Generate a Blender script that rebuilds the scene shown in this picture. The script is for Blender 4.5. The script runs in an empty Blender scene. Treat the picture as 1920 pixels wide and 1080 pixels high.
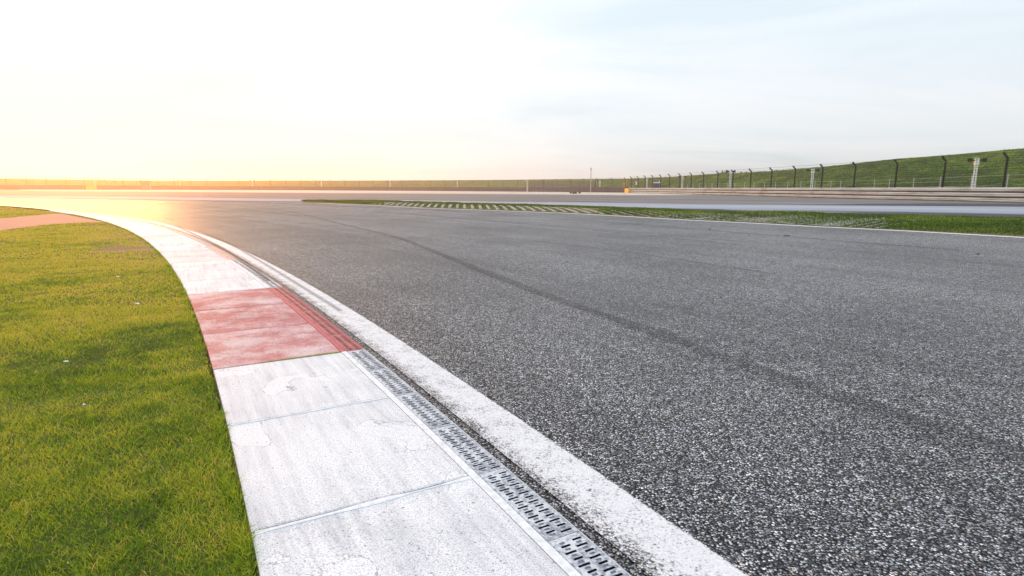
import bpy, bmesh, math, random
import numpy as np
from mathutils import Vector, noise as mnoise
random.seed(7); rng = np.random.default_rng(7)
R = math.radians
S = bpy.context.scene
COL = S.collection

# ------------------------------------------------------------ camera
F, HC, HZ = 1100.0, 1.1, 353.0            # focal length in photo pixels, eye height, horizon row
TH = math.atan((540-HZ)/F)
cam = bpy.data.objects.new('camera', bpy.data.cameras.new('camera')); COL.objects.link(cam)
cam.location = (0, 0, HC); cam.rotation_euler = (math.pi/2-TH, 0, 0)
cam.data.sensor_width = 36; cam.data.lens = F/1920*36
cam.data.clip_start = .05; cam.data.clip_end = 5000
S.camera = cam

# ------------------------------------------------------------ sky, sun, exposure
SUN_AZ, SUN_EL = math.atan(-830/F), R(6.5)   # azimuth from +Y
sund = Vector((math.sin(SUN_AZ)*math.cos(SUN_EL), math.cos(SUN_AZ)*math.cos(SUN_EL), math.sin(SUN_EL)))
S.view_settings.view_transform = 'Standard'; S.view_settings.look = 'None'
S.view_settings.exposure = 0.15; S.view_settings.gamma = 1; S.view_settings.use_curve_mapping = False
S.cycles.use_denoising = True
S.cycles.max_bounces = 8; S.cycles.transparent_max_bounces = 12; S.cycles.volume_bounces = 0
W = bpy.data.worlds.new("World"); S.world = W; W.use_nodes = True
def world():
    nt = W.node_tree; nt.nodes.clear(); N = nt.nodes.new; L = nt.links.new
    out = N('ShaderNodeOutputWorld'); bg = N('ShaderNodeBackground'); L(bg.outputs[0], out.inputs[0])
    bg.inputs[1].default_value = 0.1
    sky = N('ShaderNodeTexSky'); sky.sky_type = 'NISHITA'; sky.sun_disc = False
    sky.sun_elevation = SUN_EL+R(14); sky.sun_rotation = SUN_AZ
    tc = N('ShaderNodeTexCoord'); nrm = N('ShaderNodeVectorMath'); nrm.operation = 'NORMALIZE'
    L(tc.outputs['Generated'], nrm.inputs[0])
    sep = N('ShaderNodeSeparateXYZ'); L(nrm.outputs[0], sep.inputs[0])
    def M(op, a, b=None, c=None, clamp=False):
        m = N('ShaderNodeMath'); m.operation = op; m.use_clamp = clamp
        for i, v in enumerate((a, b, c)):
            if v is None: continue
            if hasattr(v, 'links'): L(v, m.inputs[i])
            else: m.inputs[i].default_value = v
        return m.outputs[0]
    # cloud deck: the direction projected on a plane overhead
    zz = M('ADD', M('MAXIMUM', sep.outputs[2], 0.0), 0.16)
    cx = M('DIVIDE', sep.outputs[0], zz); cy = M('DIVIDE', sep.outputs[1], zz)
    cb = N('ShaderNodeCombineXYZ'); L(cx, cb.inputs[0]); L(cy, cb.inputs[1])
    mp = N('ShaderNodeMapping'); mp.inputs['Rotation'].default_value = (0, 0, R(25)); mp.inputs['Scale'].default_value = (.55, 1.1, 1)
    mp.inputs['Location'].default_value = (3.1, 1.7, 0)
    L(cb.outputs[0], mp.inputs[0])
    n1 = N('ShaderNodeTexNoise'); n1.inputs['Scale'].default_value = .9; n1.inputs['Detail'].default_value = 7; n1.inputs['Roughness'].default_value = .55; n1.inputs['Distortion'].default_value = .5
    L(mp.outputs[0], n1.inputs['Vector'])
    cr = N('ShaderNodeValToRGB'); L(n1.outputs[0], cr.inputs[0])
    e = cr.color_ramp.elements
    e[0].position = .30; e[0].color = (.67, .755, .80, 1); e[1].position = .60; e[1].color = (.885, .895, .91, 1)
    x = cr.color_ramp.elements.new(.45); x.color = (.80, .85, .885, 1)
    # thin blue sky seen faintly through the deck
    mix = N('ShaderNodeMix'); mix.data_type = 'RGBA'; mix.inputs[0].default_value = .12
    sc = N('ShaderNodeVectorMath'); sc.operation = 'SCALE'; sc.inputs['Scale'].default_value = 10.0
    L(cr.outputs[0], sc.inputs[0]); L(sc.outputs[0], mix.inputs[6]); L(sky.outputs[0], mix.inputs[7])
    # deck brightens overhead
    ov = M('MULTIPLY_ADD', M('SMOOTH_MIN', M('MAXIMUM', sep.outputs[2], 0), .9, .2), .75, .94)
    v1 = N('ShaderNodeVectorMath'); v1.operation = 'SCALE'; L(mix.outputs[2], v1.inputs[0]); L(ov, v1.inputs['Scale'])
    # light of the veiled sun spreading through the cloud
    dt = N('ShaderNodeVectorMath'); dt.operation = 'DOT_PRODUCT'; L(nrm.outputs[0], dt.inputs[0]); dt.inputs[1].default_value = sund
    dd = M('MAXIMUM', dt.outputs['Value'], 0.0)
    g1 = M('MULTIPLY', M('POWER', dd, 5.0), 1.5)
    g2 = M('MULTIPLY', M('POWER', dd, 30.0), 3.0)
    a1 = N('ShaderNodeVectorMath'); a1.operation = 'SCALE'; a1.inputs[0].default_value = (1.0, .90, .80); L(g1, a1.inputs['Scale'])
    a2 = N('ShaderNodeVectorMath'); a2.operation = 'SCALE'; a2.inputs[0].default_value = (1.0, .78, .25); L(g2, a2.inputs['Scale'])
    s1 = N('ShaderNodeVectorMath'); s1.operation = 'ADD'; L(v1.outputs[0], s1.inputs[0]); L(a1.outputs[0], s1.inputs[1])
    s2 = N('ShaderNodeVectorMath'); s2.operation = 'ADD'; L(s1.outputs[0], s2.inputs[0]); L(a2.outputs[0], s2.inputs[1])
    ft = M('POWER', dd, 14.0)
    cbt = N('ShaderNodeCombineXYZ'); cbt.inputs[0].default_value = 1.0; L(M('MULTIPLY_ADD', ft, -.04, 1.0), cbt.inputs[1]); L(M('MULTIPLY_ADD', ft, -.32, 1.0), cbt.inputs[2])
    s2b = N('ShaderNodeVectorMath'); s2b.operation = 'MULTIPLY'; L(s2.outputs[0], s2b.inputs[0]); L(cbt.outputs[0], s2b.inputs[1]); s2 = s2b
    s3 = N('ShaderNodeVectorMath'); s3.operation = 'MULTIPLY'; L(s2.outputs[0], s3.inputs[0]); s3.inputs[1].default_value = (.98, 1.0, 1.02)
    L(s3.outputs[0], bg.inputs[0])
world()
sun = bpy.data.objects.new('sun', bpy.data.lights.new('sun', 'SUN')); COL.objects.link(sun)
sun.data.energy = 3.7; sun.data.angle = R(15); sun.data.color = (1.0, .39, .11)
sun.rotation_euler = (-sund).to_track_quat('-Z', 'Y').to_euler()

# ------------------------------------------------------------ terrain helpers
def g(x, y=0):  # the ground climbs slightly towards the far left
    return .0025*(-x + np.sqrt(x*x + 100.0)) - .025
def at(px, py, h=0.0):    # photo pixel -> ground point (x, y)
    u = (px-960)/F; v = (py-540)/F
    d = (u, math.cos(TH)-v*math.sin(TH), -math.sin(TH)-v*math.cos(TH))
    t = -(HC-h)/d[2]
    for _ in range(40): t = -(HC-h-g(d[0]*t))/d[2]
    return d[0]*t, d[1]*t
CT, ST = math.cos(TH), math.sin(TH)
def xat(px, y, z=1.1):     # world x of a photo column at depth y
    return (px-960)/F*(y*CT-(z-HC)*ST)
def zat(row, y):           # world height of a photo row at depth y
    t = (540-row)/F; return HC+y*(t*CT-ST)/(CT+t*ST)
def pix(x, y, z=0.0):
    f = y*CT-(z-HC)*ST; return 960+F*x/f, 540-F*(y*ST+(z-HC)*CT)/f
CX, CY = -86.2, -46.0     # centre of the corner's arc
def pol(r, a): return CX+r*math.cos(a), CY+r*math.sin(a)
def sst(a, b, x):
    t = min(1, max(0, (x-a)/(b-a))); return t*t*(3-2*t)
def taper(a): return .72*sst(40, 49.5, math.degrees(a))
R_KL, R_KR, R_DL, R_DR, R_LL, R_LR = 97.80, 98.575, 98.612, 98.73, 98.78, 99.03

def link(name, me, mat=None, parent=None, **props):
    o = bpy.data.objects.new(name, me); COL.objects.link(o)
    if mat and me is not None:
        for m in (mat if isinstance(mat, (list, tuple)) else [mat]): me.materials.append(m)
    if parent: o.parent = parent
    for k, v in props.items(): o[k] = v
    return o
def mesh(name, V, Fc, mi=None, smooth=False):
    me = bpy.data.meshes.new(name); me.from_pydata([tuple(map(float, v)) for v in V], [], Fc); me.update()
    if mi: me.polygons.foreach_set('material_index', mi)
    if smooth: me.polygons.foreach_set('use_smooth', [True]*len(me.polygons))
    return me
def thing(name, label, cat, loc=(0, 0, 0), group=None):
    o = bpy.data.objects.new(name, None); COL.objects.link(o); o.location = loc; o['label'] = label; o['category'] = cat
    if group: o['group'] = group
    return o
class MB:
    def __init__(s): s.V = []; s.F = []; s.mi = []
    def add(s, V, Fc, m=0):
        n = len(s.V); s.V += [tuple(v) for v in V]; s.F += [tuple(i+n for i in f) for f in Fc]; s.mi += [m]*len(Fc)
    def box(s, c, d, rz=0, m=0, tilt=None):
        cx, cy, cz = c; a, b, h = d[0]/2, d[1]/2, d[2]/2
        V = []
        for z in (-h, h):
            for x, y in ((-a, -b), (a, -b), (a, b), (-a, b)):
                V.append((cx+x*math.cos(rz)-y*math.sin(rz), cy+x*math.sin(rz)+y*math.cos(rz), cz+z))
        s.add(V, [(3, 2, 1, 0), (4, 5, 6, 7), (0, 1, 5, 4), (1, 2, 6, 5), (2, 3, 7, 6), (3, 0, 4, 7)], m)
    def tube(s, pts, r, n=6, m=0, r2=None):
        pts = [Vector(p) for p in pts]; V = []; Fc = []
        for i, p in enumerate(pts):
            t = (pts[min(i+1, len(pts)-1)]-pts[max(i-1, 0)]).normalized()
            u = t.cross(Vector((0, 0, 1)) if abs(t.z) < .9 else Vector((0, 1, 0))).normalized(); w = t.cross(u)
            rr = r if r2 is None else r+(r2-r)*i/(len(pts)-1)
            for k in range(n):
                a = 2*math.pi*k/n; V.append(p+u*rr*math.cos(a)+w*rr*math.sin(a))
        for i in range(len(pts)-1):
            for k in range(n): Fc.append((i*n+k, i*n+(k+1) % n, (i+1)*n+(k+1) % n, (i+1)*n+k))
        Fc.append(tuple(range(n))[::-1]); Fc.append(tuple((len(pts)-1)*n+k for k in range(n)))
        s.add(V, Fc, m)
    def build(s, name, mat, parent=None, smooth=False, **p):
        return link(name, mesh(name, s.V, s.F, s.mi, smooth), mat, parent, **p)

def interp(P, n):
    """resample a polyline to n points with a smooth (Catmull-Rom) curve"""
    P = [Vector((p[0], p[1])) for p in P]
    P = [P[0]*2-P[1]]+P+[P[-1]*2-P[-2]]; out = []
    for k in range(n):
        s = k/(n-1)*(len(P)-3); i = min(int(s), len(P)-4); t = s-i
        a, b, c, d = P[i:i+4]
        out.append(.5*((2*b)+(c-a)*t+(2*a-5*b+4*c-d)*t*t+(3*b-a-3*c+d)*t*t*t))
    return out
def atx(cur, px):   # row of a curve given as (px, row) pairs
    return float(np.interp(px, [c[0] for c in cur], [c[1] for c in cur]))
def sheet(name, A, B, nv, z, mat, uvs=None, zfun=None, parent=None, **props):
    """strip of ground between two polylines with equal point counts, at height z over the terrain"""
    V = []; Fc = []; n = len(A)
    for i in range(n):
        for j in range(nv+1):
            t = j/nv; x = A[i][0]*(1-t)+B[i][0]*t; y = A[i][1]*(1-t)+B[i][1]*t
            V.append((x, y, g(x)+(zfun(x, y, t) if zfun else z)))
    for i in range(n-1):
        for j in range(nv):
            a = i*(nv+1)+j; Fc.append((a, a+1, a+nv+2, a+nv+1))
    me = mesh(name, V, Fc, smooth=True)
    uv = me.uv_layers.new(name='UVMap')
    L = [0]
    for i in range(1, n): L.append(L[-1]+math.dist(((A[i][0]+B[i][0])/2, (A[i][1]+B[i][1])/2), ((A[i-1][0]+B[i-1][0])/2, (A[i-1][1]+B[i-1][1])/2)))
    for l in me.loops:
        i, j = divmod(l.vertex_index, nv+1)
        wd = math.dist(A[i], B[i]); uv.data[l.index].uv = (L[i], wd*j/nv if uvs != 'unit' else j/nv)
    up = sum(p.normal.z for p in me.polygons)
    if up < 0: me.flip_normals()
    return link(name, me, mat, parent, **props)
def arc(r, a0, a1, n, tap=0):
    return [pol(r-tap*taper(a0+(a1-a0)*i/(n-1)), a0+(a1-a0)*i/(n-1)) for i in range(n)]

# ------------------------------------------------------------ materials
class MT:
    """small node-graph helper"""
    def __init__(s, name):
        s.m = bpy.data.materials.new(name); s.m.use_nodes = True; s.nt = s.m.node_tree
        s.b = s.nt.nodes['Principled BSDF']; s.out = s.nt.nodes['Material Output']; s._tc = None
    def n(s, t, **k):
        x = s.nt.nodes.new(t)
        for a, b in k.items(): setattr(x, a, b)
        return x
    def l(s, a, b): s.nt.links.new(a, b)
    def tc(s, w='Object'):
        if not s._tc: s._tc = s.n('ShaderNodeTexCoord')
        return s._tc.outputs[w]
    def setin(s, i, v):
        if hasattr(v, 'links'): s.l(v, i)
        else: i.default_value = v
    def noise(s, scale, detail=4, rough=.55, vec=None, dist=0, out=0):
        x = s.n('ShaderNodeTexNoise'); x.inputs['Scale'].default_value = scale; x.inputs['Detail'].default_value = detail
        x.inputs['Roughness'].default_value = rough; x.inputs['Distortion'].default_value = dist
        s.l(vec or s.tc(), x.inputs['Vector']); return x.outputs[out]
    def vor(s, scale, out='Distance', vec=None, rnd=1.0, feature='F1'):
        x = s.n('ShaderNodeTexVoronoi', feature=feature); x.inputs['Scale'].default_value = scale; x.inputs['Randomness'].default_value = rnd
        s.l(vec or s.tc(), x.inputs['Vector']); return x.outputs[out]
    def map(s, scale=(1, 1, 1), rot=(0, 0, 0), loc=(0, 0, 0), src='Object'):
        x = s.n('ShaderNodeMapping'); x.inputs['Scale'].default_value = scale; x.inputs['Rotation'].default_value = rot; x.inputs['Location'].default_value = loc
        s.l(s.tc(src), x.inputs[0]); return x.outputs[0]
    def M(s, op, a, b=None, clamp=False):
        x = s.n('ShaderNodeMath', operation=op, use_clamp=clamp); s.setin(x.inputs[0], a)
        if b is not None: s.setin(x.inputs[1], b)
        return x.outputs[0]
    def step(s, v, a, b, lo=0., hi=1.):
        x = s.n('ShaderNodeMapRange', interpolation_type='SMOOTHSTEP'); s.setin(x.inputs[0], v)
        for i, q in enumerate((a, b, lo, hi)): x.inputs[i+1].default_value = q
        return x.outputs[0]
    def ramp(s, v, stops, const=False):
        x = s.n('ShaderNodeValToRGB'); s.setin(x.inputs[0], v); cr = x.color_ramp
        if const: cr.interpolation = 'CONSTANT'
        while len(cr.elements) < len(stops): cr.elements.new(.5)
        for e, (p, c) in zip(cr.elements, stops): e.position = p; e.color = (*c, 1) if len(c) == 3 else c
        return x.outputs[0]
    def mix(s, f, a, b, mode='MIX'):
        x = s.n('ShaderNodeMix', data_type='RGBA', blend_type=mode); s.setin(x.inputs[0], f)
        for i, v in ((6, a), (7, b)):
            s.setin(x.inputs[i], (*v, 1) if isinstance(v, tuple) and len(v) == 3 else v)
        return x.outputs[2]
    def bump(s, h, strength=.5, dist=.01, prev=None):
        x = s.n('ShaderNodeBump'); x.inputs['Strength'].default_value = strength; x.inputs['Distance'].default_value = dist
        s.l(h, x.inputs['Height'])
        if prev: s.l(prev, x.inputs['Normal'])
        return x.outputs[0]
    def done(s, col=None, rough=None, nrm=None, spec=None, metal=None, alpha=None):
        for k, v in (('Base Color', (*col, 1) if isinstance(col, tuple) and len(col) == 3 else col), ('Roughness', rough), ('Normal', nrm), ('Specular IOR Level', spec), ('Metallic', metal), ('Alpha', alpha)):
            if v is not None: s.setin(s.b.inputs[k], v)
        return s.m

def stones(t, sc=118, lift=1.0, tint=(1, 1, 1), dens=0.0):
    """crushed-stone surface: colour per chip, dark binder between them; returns colour, height"""
    wob = t.noise(40, 2, .5, out=1)
    v = t.n('ShaderNodeVectorMath', operation='MULTIPLY_ADD'); t.l(wob, v.inputs[0]); v.inputs[1].default_value = (.012, .012, .012); t.l(t.tc(), v.inputs[2])
    x = t.n('ShaderNodeTexVoronoi', voronoi_dimensions='3D'); x.inputs['Scale'].default_value = sc; t.l(v.outputs[0], x.inputs['Vector'])
    sp = t.n('ShaderNodeSeparateColor'); t.l(x.outputs['Color'], sp.inputs[0])
    c = t.ramp(sp.outputs[0], [(0, (.012, .014, .020)), (.28, (.065, .068, .08)), (.46, (.20, .206, .228)), (.68, (.38, .386, .41)), (.88, (.64, .64, .645)), (1, (.82, .81, .80))])
    warm = t.mix(t.step(sp.outputs[1], .90, .97), (1, 1, 1), (1.0, .72, .52)); c = t.mix(1.0, c, warm, 'MULTIPLY')
    edge = t.step(x.outputs['Distance'], .34, .62)
    c = t.mix(edge, c, (.008, .009, .011))
    gr = t.M('ADD', t.M('MULTIPLY', t.noise(38, 2, .5), .55), t.M('MULTIPLY', t.noise(13, 3, .6), .45))
    c = t.mix(1.0, c, t.ramp(gr, [(.36, (.45, .45, .47)), (.5, (1, 1, 1)), (.64, (1.7, 1.7, 1.7))]), 'MULTIPLY')
    h = t.M('SUBTRACT', t.M('MULTIPLY', sp.outputs[2], .5), x.outputs['Distance'])
    return c, h, sp

def mat_asphalt():
    t = MT('racing_asphalt'); c, h, sp = stones(t)
    t.b.inputs['Diffuse Roughness'].default_value = .6
    big = t.noise(.35, 5, .6)
    c = t.mix(1.0, c, t.ramp(big, [(.35, (.68, .68, .70)), (.65, (1.2, 1.2, 1.2))]), 'MULTIPLY')
    # rubber worn in along the driving direction (uv.x runs along the corner, uv.y across)
    st = t.noise(1.0, 6, .65, vec=t.map((.012, 1.3, 1), src='UV'))
    c = t.mix(1.0, c, t.ramp(st, [(.36, (.68, .67, .68)), (.5, (1, 1, 1)), (.66, (1.16, 1.16, 1.16))]), 'MULTIPLY')
    n = t.bump(h, .38, .006)
    return t.done(c, t.step(sp.outputs[1], 0, 1, .42, .66), n, t.step(h, -.45, .05, .10, .65))
def mat_line():
    t = MT('worn_white_paint'); c, h, sp = stones(t)
    lv = t.M('ADD', t.M('MULTIPLY', h, .22), t.M('ADD', t.M('ADD', .22, t.M('MULTIPLY', t.noise(9, 4, .65), .55)), t.M('MULTIPLY', t.noise(85, 4, .75), .95)))
    sx = t.n('ShaderNodeSeparateXYZ'); t.l(t.tc('UV'), sx.inputs[0])
    inner = t.step(sx.outputs[1], .0, .10, -.20, 0.0); outer = t.step(sx.outputs[1], .24, .25, 0.0, -.20)
    lv = t.M('ADD', lv, t.M('ADD', inner, outer))
    f = t.step(lv, .58, .95)
    wc = t.mix(t.noise(60, 4, .75), (.50, .52, .56), (.88, .88, .90))
    c = t.mix(f, c, wc)
    n = t.bump(h, .45, .004)
    return t.done(c, .6, n, .4)
def mat_runoff(name, base, dark, lightc, sc=(.02, .35), spec=.45):
    t = MT(name)
    s1 = t.noise(1.0, 5, .6, vec=t.map((sc[0], sc[1], 1), src='UV'))
    s2 = t.noise(1.0, 4, .6, vec=t.map((sc[0]*2.5, sc[1]*5, 1), src='UV', loc=(7, 3, 0)))
    c = t.ramp(t.M('ADD', t.M('MULTIPLY', s1, .65), t.M('MULTIPLY', s2, .35)), [(.36, dark), (.5, base), (.64, lightc)])
    fine = t.noise(55, 3, .7)
    c = t.mix(1.0, c, t.ramp(fine, [(.3, (.7, .7, .7)), (.7, (1.3, 1.3, 1.3))]), 'MULTIPLY')
    return t.done(c, .75, t.bump(fine, .3, .005), spec)
def mat_slab(name, red=0.0):
    t = MT(name)
    oi = t.n('ShaderNodeObjectInfo'); off = t.n('ShaderNodeVectorMath', operation='MULTIPLY_ADD')
    cmb = t.n('ShaderNodeCombineXYZ'); t.l(oi.outputs['Random'], cmb.inputs[0]); t.l(oi.outputs['Random'], cmb.inputs[2])
    t.l(cmb.outputs[0], off.inputs[0]); off.inputs[1].default_value = (23, 0, 11); t.l(t.tc(), off.inputs[2]); P = off.outputs[0]
    spk = t.noise(210, 3, .75, vec=P); mid = t.noise(26, 5, .65, vec=P)
    # broom streaks along the track (polar angle direction is close to -x+y here)
    mp0 = t.n('ShaderNodeMapping'); mp0.inputs['Rotation'].default_value = (0, 0, R(-120)); t.l(P, mp0.inputs[0])
    mp = t.n('ShaderNodeMapping'); mp.inputs['Scale'].default_value = (1.6, 26, 1); t.l(mp0.outputs[0], mp.inputs[0])
    brm = t.noise(1.0, 5, .6, vec=mp.outputs[0])
    big = t.noise(1.6, 4, .55, vec=P, dist=.4)
    body = t.ramp(t.M('ADD', t.M('MULTIPLY', brm, .5), t.M('MULTIPLY', big, .5)), [(.34, (.50, .51, .54)), (.46, (.67, .68, .705)), (.58, (.79, .795, .81))])
    # peeled paint: islands with thin dark rims
    isl = t.noise(2.6, 6, .5, vec=P, dist=.7)
    d = t.M('ABSOLUTE', t.M('SUBTRACT', isl, .585))
    rim = t.step(d, .0015, .0060, 1, 0); rimmask = t.step(t.noise(5.0, 2, .5, vec=P), .46, .54)
    rim = t.M('MULTIPLY', rim, rimmask)
    inside = t.step(isl, .582, .590)
    body = t.mix(t.M('MULTIPLY', inside, .75), body, (.80, .81, .82))
    if red:
        rc = t.ramp(t.M('ADD', t.M('MULTIPLY', big, .45), t.M('MULTIPLY', t.noise(5, 6, .7, vec=P), .55)), [(.36, (.34, .075, .09)), (.5, (.47, .15, .16)), (.64, (.60, .36, .36))])
        wear = t.step(t.M('ADD', t.M('MULTIPLY', t.noise(3.2, 6, .7, vec=P), .7), t.M('MULTIPLY', t.noise(60, 3, .7, vec=P), .3)), .43, .58)
        body = t.mix(t.M('MULTIPLY', t.M('SUBTRACT', 1.0, t.M('MULTIPLY', wear, .42)), red), body, rc)
    body = t.mix(1.0, body, t.ramp(spk, [(.36, (.42, .43, .48)), (.47, (.93, .93, .94)), (.7, (1.1, 1.1, 1.1))]), 'MULTIPLY')
    body = t.mix(t.M('MULTIPLY', t.step(t.noise(85, 2, .5, vec=P), .66, .72), .7), body, (.08, .085, .1))
    body = t.mix(t.M('MULTIPLY', rim, .5), body, (.10, .105, .14))
    h = t.M('ADD', t.M('MULTIPLY', inside, .5), t.M('ADD', t.M('MULTIPLY', spk, .35), t.M('MULTIPLY', brm, .6)))
    return t.done(body, .75, t.bump(h, .5, .004), .3)
def mat_plain(name, col, rough=.6, metal=0, var=.25, sc=12, spec=.4, bump=.2):
    t = MT(name); v = t.noise(sc, 5, .65)
    c = t.mix(1.0, (*col, 1), t.ramp(v, [(.3, (1-var,)*3), (.7, (1+var,)*3)]), 'MULTIPLY')
    return t.done(c, rough, t.bump(v, bump, .005), spec, metal)
def mat_grate(name, a, b):
    t = MT(name); v = t.noise(45, 5, .7); w = t.noise(6, 4, .6)
    c = t.mix(t.step(t.M('ADD', t.M('MULTIPLY', v, .6), t.M('MULTIPLY', w, .4)), .42, .56), a, b)
    return t.done(c, .55, t.bump(v, .4, .003), .5)
def mat_soil():
    t = MT('lawn_soil'); v = t.noise(2.2, 6, .7); f = t.noise(60, 5, .7); k = t.noise(.5, 4, .6)
    c = t.ramp(v, [(.36, (.05, .055, .02)), (.52, (.09, .10, .03)), (.68, (.17, .15, .07))])
    c = t.mix(t.step(f, .45, .6), c, (.10, .135, .02))
    c = t.mix(t.M('MULTIPLY', t.step(k, .62, .70), .6), c, (.15, .10, .06))
    # worn brown earth beside the kerb, about ten metres away
    sx = t.n('ShaderNodeVectorMath', operation='SUBTRACT'); t.l(t.tc(), sx.inputs[0]); sx.inputs[1].default_value = (CX, CY, 0)
    ln = t.n('ShaderNodeVectorMath', operation='LENGTH'); t.l(sx.outputs[0], ln.inputs[0])
    sy = t.n('ShaderNodeSeparateXYZ'); t.l(t.tc(), sy.inputs[0]); nz = t.M('MULTIPLY', t.noise(1.5, 4, .6), 1.6)
    m1 = t.step(t.M('ADD', ln.outputs['Value'], nz), R_KL-.9, R_KL+.7); m2 = t.M('MULTIPLY', t.step(sy.outputs[1], 7, 11.5), t.step(sy.outputs[1], 13, 18, 1, 0))
    c = t.mix(t.M('MULTIPLY', t.M('MULTIPLY', m1, m2), .9), c, (.26, .17, .12))
    return t.done(c, .9, t.bump(f, .9, .02), .15)
def mat_far_grass(name='bank_grass'):
    t = MT(name); v = t.noise(.35, 8, .68); f = t.noise(3.0, 7, .75, vec=t.map((1, 1, 2.2))); k = t.noise(.05, 4, .6)
    c = t.ramp(t.M('ADD', t.M('MULTIPLY', v, .45), t.M('MULTIPLY', f, .55)), [(.40, (.010, .026, .004)), (.47, (.045, .095, .008)), (.54, (.12, .19, .018)), (.64, (.22, .24, .05))])
    c = t.mix(1.0, c, t.ramp(k, [(.35, (.8, .9, .8)), (.65, (1.2, 1.1, 1.1))]), 'MULTIPLY')
    return t.done(c, .9, t.bump(f, 1.0, .5), .05)
def mat_blade(name='grass_blade', mul=(1, 1, 1)):
    t = MT(name); a = t.n('ShaderNodeAttribute', attribute_name='tone')
    sp = t.n('ShaderNodeSeparateColor'); t.l(a.outputs['Color'], sp.inputs[0])
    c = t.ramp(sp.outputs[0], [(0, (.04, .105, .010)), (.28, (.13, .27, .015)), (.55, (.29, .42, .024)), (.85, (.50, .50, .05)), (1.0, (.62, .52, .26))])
    c = t.mix(1.0, c, mul, 'MULTIPLY')
    t.done(c, .55, None, .25)
    tr = t.n('ShaderNodeBsdfTranslucent'); c2 = t.mix(1.0, c, (1.5, 1.25, .5), 'MULTIPLY'); t.l(c2, tr.inputs[0])
    ms = t.n('ShaderNodeMixShader'); ms.inputs[0].default_value = .42; t.l(t.b.outputs[0], ms.inputs[1]); t.l(tr.outputs[0], ms.inputs[2]); t.l(ms.outputs[0], t.out.inputs[0])
    return t.m
def mat_tyre():
    t = MT('tyre_rubber_mark')
    sx = t.n('ShaderNodeSeparateXYZ'); t.l(t.tc('UV'), sx.inputs[0])
    side = t.M('MULTIPLY', t.step(sx.outputs[1], 0, .3), t.step(sx.outputs[1], .7, 1.0, 1, 0))
    lv = t.M('MULTIPLY', side, t.M('ADD', t.M('ADD', .14, t.M('MULTIPLY', t.noise(1.0, 3, .6, vec=t.map((.25, .6, 1), src='UV')), .75)), t.noise(1.0, 5, .65, vec=t.map((.8, 7, 1), src='UV'))))
    x = t.n('ShaderNodeTexVoronoi'); x.inputs['Scale'].default_value = 95; t.l(t.tc(), x.inputs['Vector'])
    sp = t.n('ShaderNodeSeparateColor'); t.l(x.outputs['Color'], sp.inputs[0])
    gate = t.step(t.M('ADD', t.M('MULTIPLY', sp.outputs[0], .8), lv), .55, 1.25)
    oi = t.n('ShaderNodeAttribute', attribute_name='strength', attribute_type='OBJECT')
    return t.done((.022, .022, .026), .6, None, .4, None, t.M('MULTIPLY', t.M('MULTIPLY', gate, .85), oi.outputs['Fac']))

ASPH = mat_asphalt(); LINE = mat_line()
SLABW = mat_slab('white_kerb_concrete'); SLABR = mat_slab('red_kerb_concrete', .95); SLABF = mat_slab('faded_red_kerb_concrete', .22)
RUN = mat_runoff('runoff_asphalt', (.14, .135, .14), (.05, .048, .053), (.23, .22, .21), (.02, .35), .25)
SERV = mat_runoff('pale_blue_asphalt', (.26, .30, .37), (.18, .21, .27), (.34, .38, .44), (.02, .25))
DARK = mat_runoff('dark_asphalt_patch', (.05, .053, .072), (.03, .032, .045), (.08, .084, .105), (.02, .35), .08)
GRAV = mat_plain('pale_gravel', (.50, .46, .38), .9, 0, .3, 3)
PATHM = mat_plain('pink_grey_tarmac', (.30, .15, .13), .85, 0, .25, 30)
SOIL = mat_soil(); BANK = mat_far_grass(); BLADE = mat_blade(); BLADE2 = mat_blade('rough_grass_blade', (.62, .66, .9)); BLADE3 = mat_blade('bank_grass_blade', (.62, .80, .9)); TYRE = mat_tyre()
BLACK = mat_plain('drain_dark', (.006, .006, .008), .9)
GRW = mat_grate('white_painted_iron', (.20, .22, .27), (.58, .61, .66)); GRR = mat_grate('red_painted_iron', (.24, .035, .045), (.42, .13, .14))
CONC = mat_plain('pale_concrete', (.29, .29, .275), .85, 0, .25, 20)

# ------------------------------------------------------------ ground, track, runoff (structure)
def ground():
    xs = sorted(set([-900, -600, -400, -300]+list(range(-220, 221, 10))+[300, 400, 600, 900])); V = []; Fc = []
    ys = xs
    for y in ys:
        for x in xs: V.append((x, y, g(x)-.30))
    n = len(xs)
    for j in range(len(ys)-1):
        for i in range(n-1): a = j*n+i; Fc.append((a, a+1, a+n+1, a+n))
    link('ground', mesh('ground', V, Fc), BANK, kind='structure')
ground()
A0, A1 = R(2), R(150)
angs = [A0+(A1-A0)*i/420 for i in range(421)]
def polar_sheet(name, rfun, radii, z, mat, a=angs, **p):
    V = []; Fc = []; n = len(radii)
    for q in a:
        for j, r in enumerate(radii):
            x, y = pol(rfun(q)+r, q); V.append((x, y, g(x)+z))
    for i in range(len(a)-1):
        for j in range(n-1): b = i*n+j; Fc.append((b, b+1, b+n+1, b+n))
    me = mesh(name, V, Fc, smooth=True); uv = me.uv_layers.new(name='UVMap'); r0 = 99.
    for l in me.loops:
        i, j = divmod(l.vertex_index, n); uv.data[l.index].uv = ((a[i]-a[0])*(r0+.5*radii[j]), radii[j])
    if sum(q.normal.z for q in me.polygons) < 0: me.flip_normals()
    return link(name, me, mat, **p)
polar_sheet('track', lambda q: R_DR+.004-taper(q), [0, .3, 1, 2, 4, 7, 11, 16, 22, 30, 40, 55, 75, 100, 150, 220, 300], 0, ASPH, kind='structure')
polar_sheet('painted_line', lambda q: R_LL-taper(q), [0, .04, .08, .12, .16, .2, .25], .004, LINE, kind='structure')

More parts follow.
